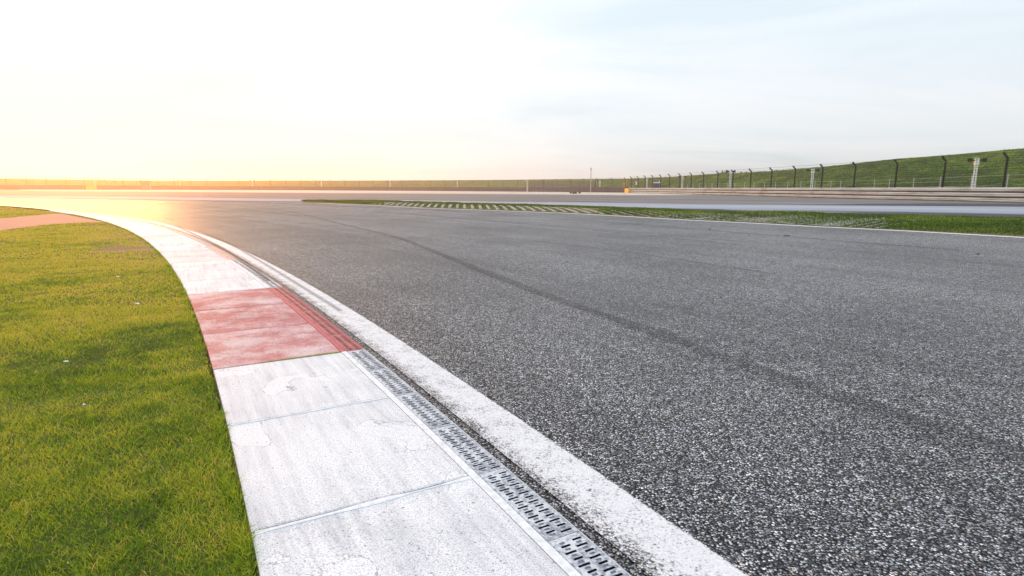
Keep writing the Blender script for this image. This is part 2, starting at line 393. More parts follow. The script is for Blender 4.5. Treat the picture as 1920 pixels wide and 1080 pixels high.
def px_curve(c, pxs, h=0): return [at(p, atx(c, p), h) for p in pxs]
PX = [-700, -500, -350, -200, -100]+list(range(0, 2000, 20))+[2050, 2150, 2300, 2500]
# rows (photo) of the boundaries between surfaces
V2 = [(-700, 369), (0, 371), (300, 376), (560, 379.5), (600, 381), (700, 385), (800, 390.3), (860, 392.5), (960, 396), (1060, 399.8), (1160, 405), (1300, 413.3), (1400, 418), (1540, 425.5), (1700, 433.2), (1920, 445.5), (2500, 478)]
WB = [(-700, 355), (0, 355), (500, 356.3), (730, 357.3), (960, 359.2), (1175, 361.2), (1920, 380.5), (2500, 396)]
B1 = [(-700, 364), (0, 366.5), (300, 370), (600, 373.7), (760, 375.6), (960, 378.5), (1160, 380.5), (1300, 383), (1500, 384.7), (1700, 386.2), (1920, 388), (2500, 393)]
B2 = [(-700, 367), (0, 370.5), (300, 374.5), (560, 377.3), (700, 378), (800, 381.5), (960, 385.8), (1160, 391), (1300, 393), (1500, 394.5), (1700, 397), (1920, 401), (2500, 411)]
V1 = [(560, 379), (575, 378.4), (600, 378.3), (640, 377.8), (700, 377.8), (760, 380), (800, 381.3), (900, 384), (960, 385.6), (1060, 388.5), (1160, 391.8), (1240, 395), (1300, 399), (1440, 401), (1500, 401.6), (1560, 404.5), (1660, 406.5), (1720, 407), (1920, 413.5), (2500, 433)]
GF = [(-700, 357), (0, 357.6), (300, 359.6), (600, 361.8), (960, 364), (1170, 366), (1260, 366), (1330, 364.9)]
sheet('runoff_area', px_curve(V2, PX), px_curve(WB, PX), 12, .004, RUN, kind='structure')
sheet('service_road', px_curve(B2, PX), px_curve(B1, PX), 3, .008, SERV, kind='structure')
PG = [p for p in PX if p <= 1340]
sheet('gravel_bed', px_curve(GF, PG), px_curve([(a, b) for a, b in WB], PG), 6, .009, GRAV, kind='structure')
sheet('dark_paving', [at(p, atx([(1500, 402), (2500, 432)], p)) for p in (1500, 1600, 1700, 1800, 1920, 2050, 2200)],
      [at(p, atx([(1500, 401.5), (1560, 398.2), (1700, 398.6), (1920, 403), (2500, 414)], p)) for p in (1500, 1600, 1700, 1800, 1920, 2050, 2200)], 2, .013, DARK, kind='structure')
sheet('dark_paving', [at(p, atx([(1185, 393), (1240, 395.6), (1300, 399.5), (1440, 401.5), (1480, 401.9)], p)) for p in range(1185, 1481, 20)],
      [at(p, atx([(1185, 392.4), (1215, 390.8), (1260, 391), (1350, 392.4), (1410, 396), (1440, 399.3), (1480, 401.5)], p)) for p in range(1185, 1481, 20)], 2, .013, DARK, kind='structure')
sheet('dark_paving', [at(p, atx([(1500, 384.3), (1920, 387.6), (2500, 392)], p)) for p in (1500, 1620, 1740, 1860, 1980, 2200)],
      [at(p, atx([(1500, 384.0), (1640, 382.4), (1760, 381.2), (1920, 382.6), (2500, 390)], p)) for p in (1500, 1620, 1740, 1860, 1980, 2200)], 2, .013, DARK, kind='structure')
# far white line
PL = [p for p in PX if 600 <= p <= 2300]
def offset_px(c, pxs, wd):
    P = [Vector(at(p, atx(c, p))) for p in pxs]; P = interp(P, len(pxs)*3); out = []
    for i in range(len(P)):
        d = (P[min(i+1, len(P)-1)]-P[max(i-1, 0)]).normalized(); out.append(P[i]+Vector((-d.y, d.x))*wd)
    return P, out
T = MT('far_white_paint'); _n = T.noise(3, 5, .7); FLINE = T.done(T.mix(T.step(_n, .36, .42), (.25, .25, .26), (.82, .82, .82)), .6)
a, b = offset_px(V2, PL, -.26); sheet('painted_line', a, b, 1, .012, FLINE, kind='structure')

# grass verge between the two tarmac strips, with concrete grid pavers
PV = [565]+[p for p in PX if 575 < p <= 2300]
va = px_curve([(a, b-.4) for a, b in V2], PV); vb = px_curve(V1, PV)
verge = sheet('verge', va, vb, 8, .02, SOIL, zfun=lambda x, y, t: .012+.10*math.sin(math.pi*min(1, max(0, t)))**.7*(.6+.4*mnoise.noise(Vector((x*.4, y*.4, 0)))), kind='structure')
def pavers():
    mb = MB(); LASTP = {}; T0, T1 = .02, .86
    def strip(p, q, w, z0):
        # thin concrete rib following the verge crown from p to q
        p = Vector(p); q = Vector(q); d = (q-p).normalized(); nn = Vector((-d.y, d.x))*w/2; k = 7; V = []
        for i in range(k+1):
            t = i/k; c = p.lerp(q, t); tt = T0+(T1-T0)*t
            z = g(c.x)+.018+.11*math.sin(math.pi*tt)**.7
            for s, dz in ((-1, -.05), (-1, 0), (1, 0), (1, -.05)): V.append((c.x+nn.x*s, c.y+nn.y*s, z+dz))
        Fc = []
        for i in range(k):
            for j in range(3): a = i*4+j; Fc.append((a, a+4, a+5, a+1))
        mb.add(V, Fc)
    P2 = interp(px_curve([(a, b-.8) for a, b in V2], list(range(700, 1680, 20))), 2400)
    P1 = interp(px_curve(V1, list(range(700, 1680, 20))), 2400)
    acc = 0; last = P2[0]; T0, T1 = .02, .86
    for i in range(1, 2400):
        d = (P2[i]-last); px = pix(P2[i].x, P2[i].y)[0]
        q = min(1, max(0, (px-1120)/300)); tang = (P2[i]-P2[i-1]).normalized(); perp = Vector((-tang.y, tang.x))
        if perp.y < 0: perp = -perp
        for rib in (0, 1):
            dv = Vector((-.08, 1)) if rib == 0 else perp
            if rib == 0 and px > 1500 or rib == 1 and px < 1230: continue
            key = 'a' if rib == 0 else 'b'
            proj = P2[i].dot(Vector((dv.y, -dv.x)).normalized()); sp_ = .42 if rib == 0 else .34
            if int(proj//sp_) == LASTP.get(key): continue
            LASTP[key] = int(proj//sp_)
            e = P2[i].copy()
            for _ in range(160):
                e2 = e+dv.normalized()*.1; cp, cr_ = pix(e2.x, e2.y, g(e2.x)+.03)
                if cr_ < atx(V1, cp)+1.2: break
                e = e2
            if (e-P2[i]).length > .3: strip(P2[i], e, .15 if rib == 0 and px < 1150 else .055, 0)
    return mb.build('grid_paving', CONC, kind='structure')
pavers()

# ------------------------------------------------------------ lawn and path on the inside of the corner
polar_sheet('lawn', lambda q: R_KL-.02, [-95, -80, -60, -45, -35, -27, -20, -15, -11, -8, -5, -3, -1.5, -.6, -.05, 0], -.022, SOIL, kind='structure')
up = [(-400, 424), (-200, 414), (0, 408.3), (40, 405.2), (72, 402.5), (100, 400.2), (118, 400.6)]
lo = [(-400, 490), (-200, 458), (0, 431.5), (50, 425), (100, 420), (150, 417), (196, 415.8)]
n = 30
sheet('path', interp([at(*p) for p in lo], n), interp([at(*p) for p in up], n), 4, -.012, PATHM, kind='structure')

# ------------------------------------------------------------ racing kerb: slabs
J0, JP = R(29.22), R(.583)
kerb = thing('racing_kerb', 'curved kerb of white and red painted concrete slabs along the lawn', 'kerb')
redk = {2, 3, 4}; fade = {8, 9, 13, 20, 26}
def slab(k):
    a0, a1 = J0+k*JP, J0+(k+1)*JP; gp = .0065/98
    if a1 > R(49): return
    n = 8; m = 6; V = []; Fc = []
    hz = random.uniform(-.002, .002)
    for i in range(n+1):
        ti = [0, .006, .14, .3, .5, .7, .86, .994, 1][i]; a = a0+gp+(a1-a0-2*gp)*ti
        for j in range(m+1):
            ro = R_KR-taper(a); ri = min(R_KL, ro-.06)
            r = ri+(ro-ri)*[0, .008, .2, .4, .6, .8, 1][j]
            eg = (.0035*mnoise.noise(Vector((a*900, j, 3.3)))) if i in (0, n) else 0
            x, y = pol(r, a+eg/98); edge = (i in (0, n)) or j == 0
            V.append((x, y, g(x)+hz-(.004 if edge else 0)))
    nt = (m+1)
    for i in range(n):
        for j in range(m): q = i*nt+j; Fc.append((q, q+1, q+nt+1, q+nt))
    base = len(V)
    ring = [i*nt for i in range(n+1)]+[n*nt+j for j in range(1, nt)]+[i*nt+m for i in range(n-1, -1, -1)]+[j for j in range(m-1, 0, -1)]
    for q in ring: V.append((V[q][0], V[q][1], V[q][2]-.13))
    L = len(ring)
    for i in range(L): Fc.append((ring[i], ring[(i+1) % L], base+(i+1) % L, base+i))
    me = mesh('slab', V, Fc); me.flip_normals() if me.polygons[0].normal.z < 0 else None
    o = link('slab', me, SLABR if k in redk else SLABF if k in fade else SLABW, kerb)
    if k in redk: o['label'] = 'red painted concrete slab'
    elif k in fade: o['label'] = 'worn pinkish concrete slab'
for k in range(-5, 40): slab(k)
# mortar fillets: white filler in the joints nearest the camera and beside the drain
mf = MB()
def fillet(a, w, z=.003):
    V = []; n = 24
    for i in range(n+1):
        r = R_KL+.01+(R_KR-R_KL-.01)*i/n; ww = w*max(.3, .62+.55*mnoise.noise(Vector((r*7, a*50, 0))))
        for s in (-1, -.45, .45, 1):
            x, y = pol(r, a+s*ww/2/98-.55*w/98); V.append((x, y, g(x)+(.0026 if abs(s) < .9 else .0012)))
    mf.add(V, [(i*4+j, i*4+j+1, i*4+j+5, i*4+j+4) for i in range(n) for j in range(3)])
fillet(J0, .030); fillet(J0+JP, .022); fillet(J0-JP, .02); 
MORT = mat_plain('white_mortar', (.70, .72, .75), .8, 0, .2, 35)
mf.build('mortar_joint', MORT, kerb)

# ------------------------------------------------------------ slotted drain beside the kerb
drain = thing('slot_drain', 'long curved drainage channel with slotted iron grates beside the kerb', 'drain')
def ring_strip(mb, r0, r1, z0, z1, a0, a1, n=200, m=0, side=True):
    V = []
    for i in range(n+1):
        a = a0+(a1-a0)*i/n; t = taper(a)
        for r, z in ((r0, z0-.12), (r0, z0), (r1, z1), (r1, z1-.12)):
            x, y = pol(r-t, a); V.append((x, y, g(x)+z))
    mb.add(V, [(i*4+j, i*4+4+j, i*4+5+j, i*4+j+1) for i in range(n) for j in range(3)], m)
AE = R(48.5)
segs = [(J0-5*JP, J0+2*JP, 0), (J0+2*JP, J0+5*JP, 1), (J0+5*JP, J0+8*JP, 0), (J0+8*JP, J0+10.5*JP, 2), (J0+10.5*JP, AE, 0)]
mb = MB()
for a0, a1, m in segs: ring_strip(mb, R_KR+.004, R_DL-.002, 0.0, .001, a0+.00003, a1-.00003, 60, m)
REDM = mat_plain('red_paint_edge', (.46, .10, .13), .7, 0, .3, 30); PINKM = mat_plain('pink_paint_edge', (.60, .40, .38), .7, 0, .3, 30)
mb.build('channel_edge', [MORT, REDM, PINKM], drain)
mb = MB(); V = []
for i in range(401):
    a = J0-5*JP+(AE-J0+5*JP)*i/400; t = taper(a)
    for r in (R_DL-.03, R_DR+.03):
        x, y = pol(r-t, a); V.append((x, y, g(x)-.09))
mb.add(V, [(2*i, 2*i+1, 2*i+3, 2*i+2) for i in range(400)]); mb.build('channel_bottom', BLACK, drain)
def grate_mesh():
    """one 0.5 m cast grate: two staggered columns of slots with shallow dents between"""
    W_ = R_DR-R_DL; Ln = .4975; xs = [0, .012, .053, .065, .106, W_]; hp = .0166; k = int(Ln/hp)
    V = []; Fc = []; mi = []
    def quad(p, m=0):
        n = len(V); V.extend(p); Fc.append((n, n+1, n+2, n+3)); mi.append(m)
    def cell(x0, x1, y0, y1, kind):
        if kind == 'flat': quad([(x0, y0, 0), (x1, y0, 0), (x1, y1, 0), (x0, y1, 0)]); return
        d = -.022 if kind == 'hole' else -.0035
        if kind == 'dent': quad([(x0, y0, d), (x1, y0, d), (x1, y1, d), (x0, y1, d)], 1)
        w = 2 if kind == 'hole' else 1
        quad([(x0, y0, 0), (x1, y0, 0), (x1, y0, d), (x0, y0, d)], w); quad([(x1, y1, 0), (x0, y1, 0), (x0, y1, d), (x1, y1, d)], w)
        quad([(x0, y1, 0), (x0, y0, 0), (x0, y0, d), (x0, y1, d)], w); quad([(x1, y0, 0), (x1, y1, 0), (x1, y1, d), (x1, y0, d)], w)
    for i in range(k):
        y0 = i*Ln/k; ys = y0+.0098; y1 = (i+1)*Ln/k; ends = i in (0, k-1)
        for j in range(5):
            x0, x1 = xs[j], xs[j+1]
            if j in (1, 3) and not ends:
                hole = (i+(j == 3)) % 2 == 0
                if hole:
                    ins = .008 if (i//2) % 2 else 0.
                    if ins: cell(x0, x0+ins, y0, ys, 'flat')
                    cell(x0+ins, x1, y0, ys, 'hole')
                else:
                    xa, xb = x0+.012, x1-.010
                    cell(x0, xa, y0, ys, 'flat'); cell(xa, xb, y0, ys, 'dent'); cell(xb, x1, y0, ys, 'flat')
            else: cell(x0, x1, y0, ys, 'flat')
            cell(x0, x1, ys, y1, 'flat')
    # outer skirt
    for p in (((0, 0), (0, Ln)), ((W_, Ln), (W_, 0)), ((W_, 0), (0, 0)), ((0, Ln), (W_, Ln))):
        (xa, ya), (xb, yb) = p; quad([(xa, ya, 0), (xb, yb, 0), (xb, yb, -.03), (xa, ya, -.03)])
    return mesh('grate', V, Fc, mi)
DENT = mat_plain('grate_dent', (.24, .27, .34), .8, 0, .3, 60); DENTR = mat_plain('red_grate_dent', (.22, .05, .06), .8, 0, .3, 60)
gw = grate_mesh(); gw.materials.append(GRW); gw.materials.append(DENT); gw.materials.append(BLACK)
gr = gw.copy(); gr.materials.clear(); gr.materials.append(GRR); gr.materials.append(DENTR); gr.materials.append(BLACK)
GRF = mat_grate('faded_red_iron', (.45, .28, .26), (.62, .48, .45)); gf = gw.copy(); gf.materials.clear(); gf.materials.append(GRF); gf.materials.append(DENTR); gf.materials.append(BLACK)
a = J0-3*JP; i = 0
while a < AE:
    am = a+.25/98.65; isred = J0+2*JP <= am < J0+5*JP; isf = J0+8*JP <= am < J0+10.5*JP
    t = taper(am); x, y = pol(R_DL-t, a); o = bpy.data.objects.new('grate', gr if isred else gf if isf else gw); COL.objects.link(o); o.parent = drain
    # local x runs outwards, local y along the channel
    o.location = (x, y, g(x)+.0015+random.uniform(-.0008, .0008)); o.rotation_euler = (0, 0, am)
    if isred: o['label'] = 'red painted slotted grate'
    a += .5/98.65
mb = MB()
for a0, a1, m in segs: ring_strip(mb, R_DR-.001, R_DR+.0035, .003, .003, a0, a1, 60, m)
mb.build('steel_lip', [mat_plain('steel_edge', (.5, .53, .57), .4, .3), REDM, PINKM], drain)

# ------------------------------------------------------------ tyre marks
def tyre_mark(P, w0, w1, strength, lift=.008):
    Q = interp([at(*p) for p in P], 70); A = []; B = []
    for i, q in enumerate(Q):
        d = (Q[min(i+1, 69)]-Q[max(i-1, 0)]).normalized(); nn = Vector((-d.y, d.x)); w = w0+(w1-w0)*i/69
        A.append(q-nn*w/2); B.append(q+nn*w/2)
    o = sheet('tyre_mark', A, B, 2, lift, TYRE, uvs='unit', kind='structure'); o['strength'] = float(strength)
tyre_mark([(440, 383.5), (504, 390.6), (557, 400), (601, 410.7), (640, 420.5), (738, 444), (804, 468), (900, 507), (1000, 545), (1100, 580), (1200, 614), (1300, 650), (1440, 700), (1600, 750), (1760, 803), (1960, 868)], .14, .27, .33)
tyre_mark([(760, 390), (860, 398), (960, 404), (1060, 411), (1140, 417), (1300, 430), (1500, 446), (1800, 470)], .25, .18, .45, .0084)
tyre_mark([(700, 396), (900, 413), (1100, 431), (1250, 446), (1400, 461)], .25, .15, .35, .0088)
tyre_mark([(380, 376), (470, 379.5), (560, 383), (700, 390), (860, 396)], .5, .3, .5, .0092)
tyre_mark([(250, 377), (340, 384), (420, 391), (480, 396), (560, 405)], .25, .2, .45, .0096)
tyre_mark([(0, 367.5), (120, 370), (300, 374), (420, 378.5)], .8, .5, .5, .0100)
tyre_mark([(200, 378), (300, 385), (380, 393), (440, 400)], .2, .15, .4, .0104)
tyre_mark([(0, 373), (160, 376), (300, 381), (420, 388)], .3, .3, .3, .0108)
tyre_mark([(1000, 452), (1150, 470), (1300, 492), (1450, 515)], .15, .12, .25, .0112)
tyre_mark([(1000, 380), (1050, 378.8), (1100, 378.4), (1160, 379)], .5, .7, .6, .0180)

tyre_mark([(330, 424), (400, 457), (450, 487), (505, 528)], .10, .08, .55, .0116)
tyre_mark([(372, 432), (430, 458), (490, 492), (560, 535), (640, 585)], .07, .06, .4, .0120)
tyre_mark([(1080, 575), (1250, 622), (1420, 668), (1640, 735), (1960, 835)], .05, .09, .22, .0124)

# ------------------------------------------------------------ grass blades
def vnoise(x, y, s):
    x = x*s; y = y*s; xi = np.floor(x); yi = np.floor(y); fx = x-xi; fy = y-yi; fx = fx*fx*(3-2*fx); fy = fy*fy*(3-2*fy)
    def h(a, b):
        v = np.sin(a*127.1+b*311.7)*43758.5453; return v-np.floor(v)
    return (h(xi, yi)*(1-fx)+h(xi+1, yi)*fx)*(1-fy)+(h(xi, yi+1)*(1-fx)+h(xi+1, yi+1)*fx)*fy
def fb(x, y, s): return (vnoise(x, y, s)+.5*vnoise(x+9.1, y+3.3, s*2.1)+.25*vnoise(x-4, y+7, s*4.3))/1.75
def blades(x, y, z, hgt, wid, tone, lean=1.0):
    n = len(x); az = rng.uniform(0, 2*np.pi, n); fa = rng.uniform(0, 2*np.pi, n)
    ln = lean*rng.uniform(.3, 1.5, n); hh = hgt*rng.uniform(.55, 1.25, n)
    wx, wy = np.cos(fa)*wid/2, np.sin(fa)*wid/2; dx, dy = np.cos(az)*hh*ln, np.sin(az)*hh*ln
    V = np.empty((n, 5, 3))
    V[:, 0] = np.c_[x-wx, y-wy, z]; V[:, 1] = np.c_[x+wx, y+wy, z]
    V[:, 2] = np.c_[x+dx*.4+wx*.8, y+dy*.4+wy*.8, z+hh*.65]; V[:, 3] = np.c_[x+dx*.4-wx*.8, y+dy*.4-wy*.8, z+hh*.65]
    V[:, 4] = np.c_[x+dx, y+dy, z+hh*rng.uniform(.75, 1.05, n)]
    return V, tone
def build_blades(name, parts, mat=None, **props):
    V = np.concatenate([p[0] for p in parts]); tone = np.concatenate([p[1] for p in parts]); n = len(V)
    me = bpy.data.meshes.new(name); me.vertices.add(n*5); me.vertices.foreach_set('co', V.reshape(-1).astype(np.float32))
    b = (np.arange(n)*5)[:, None]; li = np.concatenate([b+np.array([0, 1, 2, 3]), b+np.array([3, 2, 4])], axis=1).reshape(-1)
    me.loops.add(n*7); me.loops.foreach_set('vertex_index', li.astype(np.int32))
    me.polygons.add(n*2); st = np.empty((n, 2), np.int32); st[:, 0] = np.arange(n)*7; st[:, 1] = st[:, 0]+4
    me.polygons.foreach_set('loop_start', st.reshape(-1)); me.update(calc_edges=True)
    at_ = me.attributes.new('tone', 'FLOAT_COLOR', 'POINT'); c = np.ones((n*5, 4), np.float32); c[:, :3] = np.repeat(np.clip(tone, 0, 1), 5)[:, None]
    at_.data.foreach_set('color', c.reshape(-1)); me.validate()
    return link(name, me, mat or BLADE, **props)
def in_path(x, y):
    # path region between its two edges, tested on azimuth from the camera
    u, row = pix(x, y, g(x)-.012)
    return (row > np.interp(u, [p[0] for p in up], [p[1] for p in up])-.2) & (row < np.interp(u, [p[0] for p in lo], [p[1] for p in lo])+.3) & (u < 200)
def lawn_blades():
    parts = []
    for y0, y1, dens, w, h in ((1.15, 2.2, 26000, .0022, .030), (2.2, 3.4, 16000, .0028, .030), (3.4, 5.5, 8500, .0036, .030), (5.5, 9, 3800, .0055, .030), (9, 15, 1500, .010, .032), (15, 26, 520, .018, .034), (26, 45, 130, .035, .036)):
        xm = -1.06*y1-.6; area = (y1-y0)*(-xm); n = int(area*dens); x = rng.uniform(xm, 0, n); y = rng.uniform(y0, y1, n)
        r = np.hypot(x-CX, y-CY)
        ang = np.degrees(np.arctan2(y-CY, x-CX)); tp = .75*np.clip((ang-40)/9.5, 0, 1)**2
        rag = .025*(vnoise(x, y, 9)-.5)+.018*rng.standard_normal(n)
        lim = R_KL+rag*.8-.016+np.where(rng.uniform(0, 1, n) < .12, .045, 0)*np.clip(vnoise(x+3, y, 5)*2-.8, 0, 1)
        k = (r < lim) & (x > -1.0*y-.5) & ~in_path(x, y)
        pat = fb(x, y, 1.1); bare = fb(x+31, y-12, .75)
        # bare soil along the kerb about ten metres out, small worn spots elsewhere
        edge = np.exp(-((R_KL-r)/.8)**2)*np.exp(-((y-12.0)/3.5)**2)*np.clip(fb(x, y, 2.5)*2.2-.35, .2, 1)
        k &= rng.uniform(0, 1, n) > np.clip((bare-.62)*6, 0, .9)+edge*.75
        x, y, pat, r = x[k], y[k], pat[k], r[k]; n = len(x)
        tone = .24+.95*(pat-.5)+.22*rng.standard_normal(n)+np.clip((y-1.5)/9, 0, .60)+.75*(fb(x, y, 7)-.5)  # yellower with distance: warm glow put into the blade colour
        tone = np.where(rng.uniform(0, 1, n) < .02, .97, np.clip(tone, 0, .88))
        hg = h*(.30+1.0*fb(x+5, y, 4.5))*(1+.25*np.exp(-((R_KL-r)/.08)**2))
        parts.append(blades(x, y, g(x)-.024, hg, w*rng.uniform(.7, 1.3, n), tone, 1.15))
    # longer runners leaning over the kerb's edge
    n = 9000; a = R(29)+R(17)*rng.uniform(0, 1, n)**2; rr = R_KL-.012-.05*rng.uniform(0, 1, n)**1.5
    x = CX+rr*np.cos(a); y = CY+rr*np.sin(a); q = vnoise(x*1.0, y*1.0, 6); k = rng.uniform(0, 1, n) < np.clip(q*2-.5, .05, 1); x, y, q, a = x[k], y[k], q[k], a[k]; n = len(x)
    parts.append(blades(x, y, g(x)-.03, .018+.032*q, .0026+np.clip(y, 0, 20)*.0005, np.clip(rng.normal(.42, .22, n), 0, .98), .9))
    # tufts rooted in the joint between the nearest red slab and white slab
    n = 900; a = J0+2*JP; rr = R_KL+.25+(R_KR-R_KL-.26)*rng.uniform(0, 1, n)**.6
    x = CX+rr*np.cos(a)+rng.normal(0, .003, n); y = CY+rr*np.sin(a)+rng.normal(0, .003, n)
    parts.append(blades(x, y, g(x)-.012, np.full(n, .018), np.full(n, .003), rng.uniform(.2, .9, n), 1.0))
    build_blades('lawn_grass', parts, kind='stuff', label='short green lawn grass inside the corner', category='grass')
lawn_blades()
def verge_blades():
    parts = []
    A = interp(px_curve([(a, b-1.0) for a, b in V2], PV), 400); B = interp(px_curve(V1, PV), 400)
    A = np.array([tuple(p) for p in A]); B = np.array([tuple(p) for p in B])
    n = 330000; i = rng.integers(0, 399, n); f = rng.uniform(0, 1, n); t = rng.uniform(0, 1, n)
    p = A[i]*(1-f)[:, None]+A[i+1]*f[:, None]; q = B[i]*(1-f)[:, None]+B[i+1]*f[:, None]
    P = p*(1-t)[:, None]+q*t[:, None]; x, y = P[:, 0], P[:, 1]; W_ = np.linalg.norm(q-p, axis=1)
    u = pix(x, y, 0)[0]; d = np.hypot(x, y)
    dens = fb(x, y, .5); paved = (u > 720) & (u < 1660)
    keep = np.where(paved, (t > .62+.25*(dens-.5)) | (rng.uniform(0, 1, n) < np.where(u < 1120, .05, .34)), rng.uniform(0, 1, n) < .95)
    keep &= (u > 590) | (dens > .5)
    # weight segments by their ground area
    seg = np.linalg.norm(A[1:]-A[:-1], axis=1); w = (seg[i]*W_); keep &= rng.uniform(0, 1, n) < np.clip(w/np.percentile(w, 85), 0, 1)
    x, y, t, u, d = x[keep], y[keep], t[keep], u[keep], d[keep]; n = len(x)
    z = g(x)+.012+.09*np.sin(np.pi*t)**.7
    tone = .16+.7*(fb(x, y, .8)-.5)+.15*rng.standard_normal(n); tone = np.where(rng.uniform(0, 1, n) < .015, .95, np.clip(tone, 0, .9))
    h = (.05+.05*t)*(.6+.9*fb(x, y, 1.3)); wd = np.clip(d*.0011, .008, .06)
    parts.append(blades(x, y, z, h, wd, tone, .8))
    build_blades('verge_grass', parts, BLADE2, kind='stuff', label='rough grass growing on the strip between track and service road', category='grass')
verge_blades()

# ------------------------------------------------------------ barrier line
def wall_pt(px):   # photo column -> (x, y) on the barrier line
    if px <= 1175: D = float(np.interp(px, [-700, 0, 300, 600, 800, 960, 1175], [130, 175, 205, 222, 220, 200, 155]))
    else: D = 1.22*F/(9.1+.0268*(min(px, 2600)-1175))
    return xat(px, D, .8), D
def line_pts(pxs, off=0):
    P = [Vector(wall_pt(p)) for p in pxs]; out = []
    for i in range(len(P)):
        d = (P[min(i+1, len(P)-1)]-P[max(i-1, 0)]).normalized(); out.append(P[i]+Vector((-d.y, d.x))*off)
    return out
def strip_extrude(mb, P, prof, m=0, close=False):
    """profile of (outward offset, height) swept along P"""
    V = []; k = len(prof)
    for i, p in enumerate(P):
        d = (P[min(i+1, len(P)-1)]-P[max(i-1, 0)]).normalized(); nn = Vector((-d.y, d.x))
        for o, z in prof: V.append((p.x+nn.x*o, p.y+nn.y*o, g(p.x)+z))
    Fc = []
    kk = k if close else k-1
    for i in range(len(P)-1):
        for j in range(kk): a = i*k+j; b = i*k+(j+1) % k; Fc.append((a, b, b+k, a+k))
    if close: Fc.append(tuple(range(k))[::-1]); Fc.append(tuple((len(P)-1)*k+j for j in range(k)))
    mb.add(V, Fc, m)
# dark tyre wall behind conveyor belting
tw = thing('tyre_barrier', 'long low dark grey belted tyre wall at the foot of the far bank', 'barrier')
TW = mat_plain('dark_belting', (.045, .04, .055), .7, 0, .35, .6); TW2 = mat_plain('dark_belting_worn', (.062, .055, .072), .7, 0, .35, .8)
cuts = [-600, -480, -360, -240, -120, -20, 60, 118, 161]; cuts2 = [182, 250, 330, 410, 490, 570, 650, 730, 800, 865, 930, 990, 1035, 1090, 1138, 1172]
for C_ in (cuts, cuts2):
    for i in range(len(C_)-1):
        mb = MB(); ps = np.linspace(C_[i]+.15, C_[i+1]-.15, 6); h = 1.42+random.uniform(-.03, .03)
        strip_extrude(mb, line_pts(ps), [(0, -.1), (0, h*.97), (.05, h), (.95, h), (1.0, h*.97), (1.0, -.1)], close=True)
        o = mb.build('belted_panel', TW if random.random() < .6 else TW2, tw)
YEL = mat_plain('yellow_vinyl', (.80, .42, .03), .6, 0, .15, 2); 
mb = MB(); strip_extrude(mb, line_pts(np.linspace(161.8, 181.4, 4), -.05), [(0, -.1), (0, 1.45), (.08, 1.52), (1.1, 1.52), (1.2, 1.45), (1.2, -.1)], close=True)
yb = mb.build('padded_block', YEL, label='wide yellow padded block closing a gap in the dark tyre wall', category='barrier block')
mb = MB(); P = line_pts([1173, 1180]); strip_extrude(mb, [P[0]-Vector((0, 1.2)), P[1]-Vector((0, 1.2))], [(-.5, -.1), (-.5, 1.0), (-.4, 1.08), (.4, 1.08), (.5, 1.0), (.5, -.1)], close=True)
mb.build('padded_block', YEL, label='small yellow padded block at the near end of the tyre wall', category='barrier block')
# steel guardrail, three W-beams
gr_ = thing('guardrail', 'long pale triple beam steel guardrail in front of the black cranked fence', 'guardrail')
def mat_rail():
    t = MT('weathered_galvanised_rail'); v = t.noise(.35, 3, .5); w = t.noise(1.2, 6, .7, vec=t.map((.3, .3, 3))); f = t.noise(30, 4, .6)
    c = t.ramp(w, [(.34, (.20, .255, .28)), (.5, (.37, .46, .50)), (.7, (.46, .57, .62))])
    c = t.mix(t.M('MULTIPLY', t.step(v, .60, .66), .55), c, (.17, .165, .16))
    c = t.mix(t.M('MULTIPLY', t.step(t.noise(.22, 4, .6), .60, .68), .5), c, (.30, .29, .25))
    return t.done(c, .5, t.bump(f, .2, .003), .3, 0)
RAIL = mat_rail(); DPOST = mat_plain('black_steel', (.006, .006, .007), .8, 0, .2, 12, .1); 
rp = list(np.linspace(1179, 2300, 240))
PR = line_pts(rp)
mb = MB(); strip_extrude(mb, PR, [(.02, .02), (.02, 1.19), (.05, 1.19), (.05, .02)], close=True); mb.build('gap_shade_strip', DPOST, gr_)  # dark strip added behind the beams, standing in for shade in the gaps
for bi, z0 in enumerate((.03, .45, .87)):
    mb = MB(); hb = .315
    prof = [(-.0, 0), (-.02, .02), (-.085, .075), (-.085, .135), (-.005, .158), (-.085, .195), (-.085, .25), (-.02, .295), (0, hb)]
    strip_extrude(mb, PR, [(o, z0+z) for o, z in prof]+[(.01, z0+hb), (.01, z0)], close=True)
    mb.build('beam', RAIL, gr_)
for k in range(30):
    q = 1181+k*(k+9)*.62; p = line_pts([q, q+1], .14)[0]; mb = MB(); mb.box((p.x, p.y, .55+g(p.x)), (.14, .16, 1.3)); mb.build('rail_post', DPOST, gr_)
fence_r = thing('debris_fence', 'tall wire debris fence with black cranked posts behind the steel guardrail', 'fence')
post_px = [1183, 1195.6, 1209, 1223, 1238, 1254.4, 1273.8, 1295, 1317.7, 1344.6, 1372.7, 1406, 1444.4, 1488, 1539, 1599.4, 1676.6, 1765.6, 1879.4, 2030]
def cranked(mb, x, y, dirv, h=3.6, r=.075, crank=.42, lean=0):
    z = g(x)-.2; b = Vector((x, y, z)); t = Vector((x+dirv.x*lean, y+dirv.y*lean, g(x)+h))
    c = t+Vector((dirv.x*crank, dirv.y*crank, .42))
    mb.tube([b, b.lerp(t, .5), t, t+(c-t)*.12], r, 6); mb.tube([t-(c-t)*.05, c], r, 6)
    return t, c
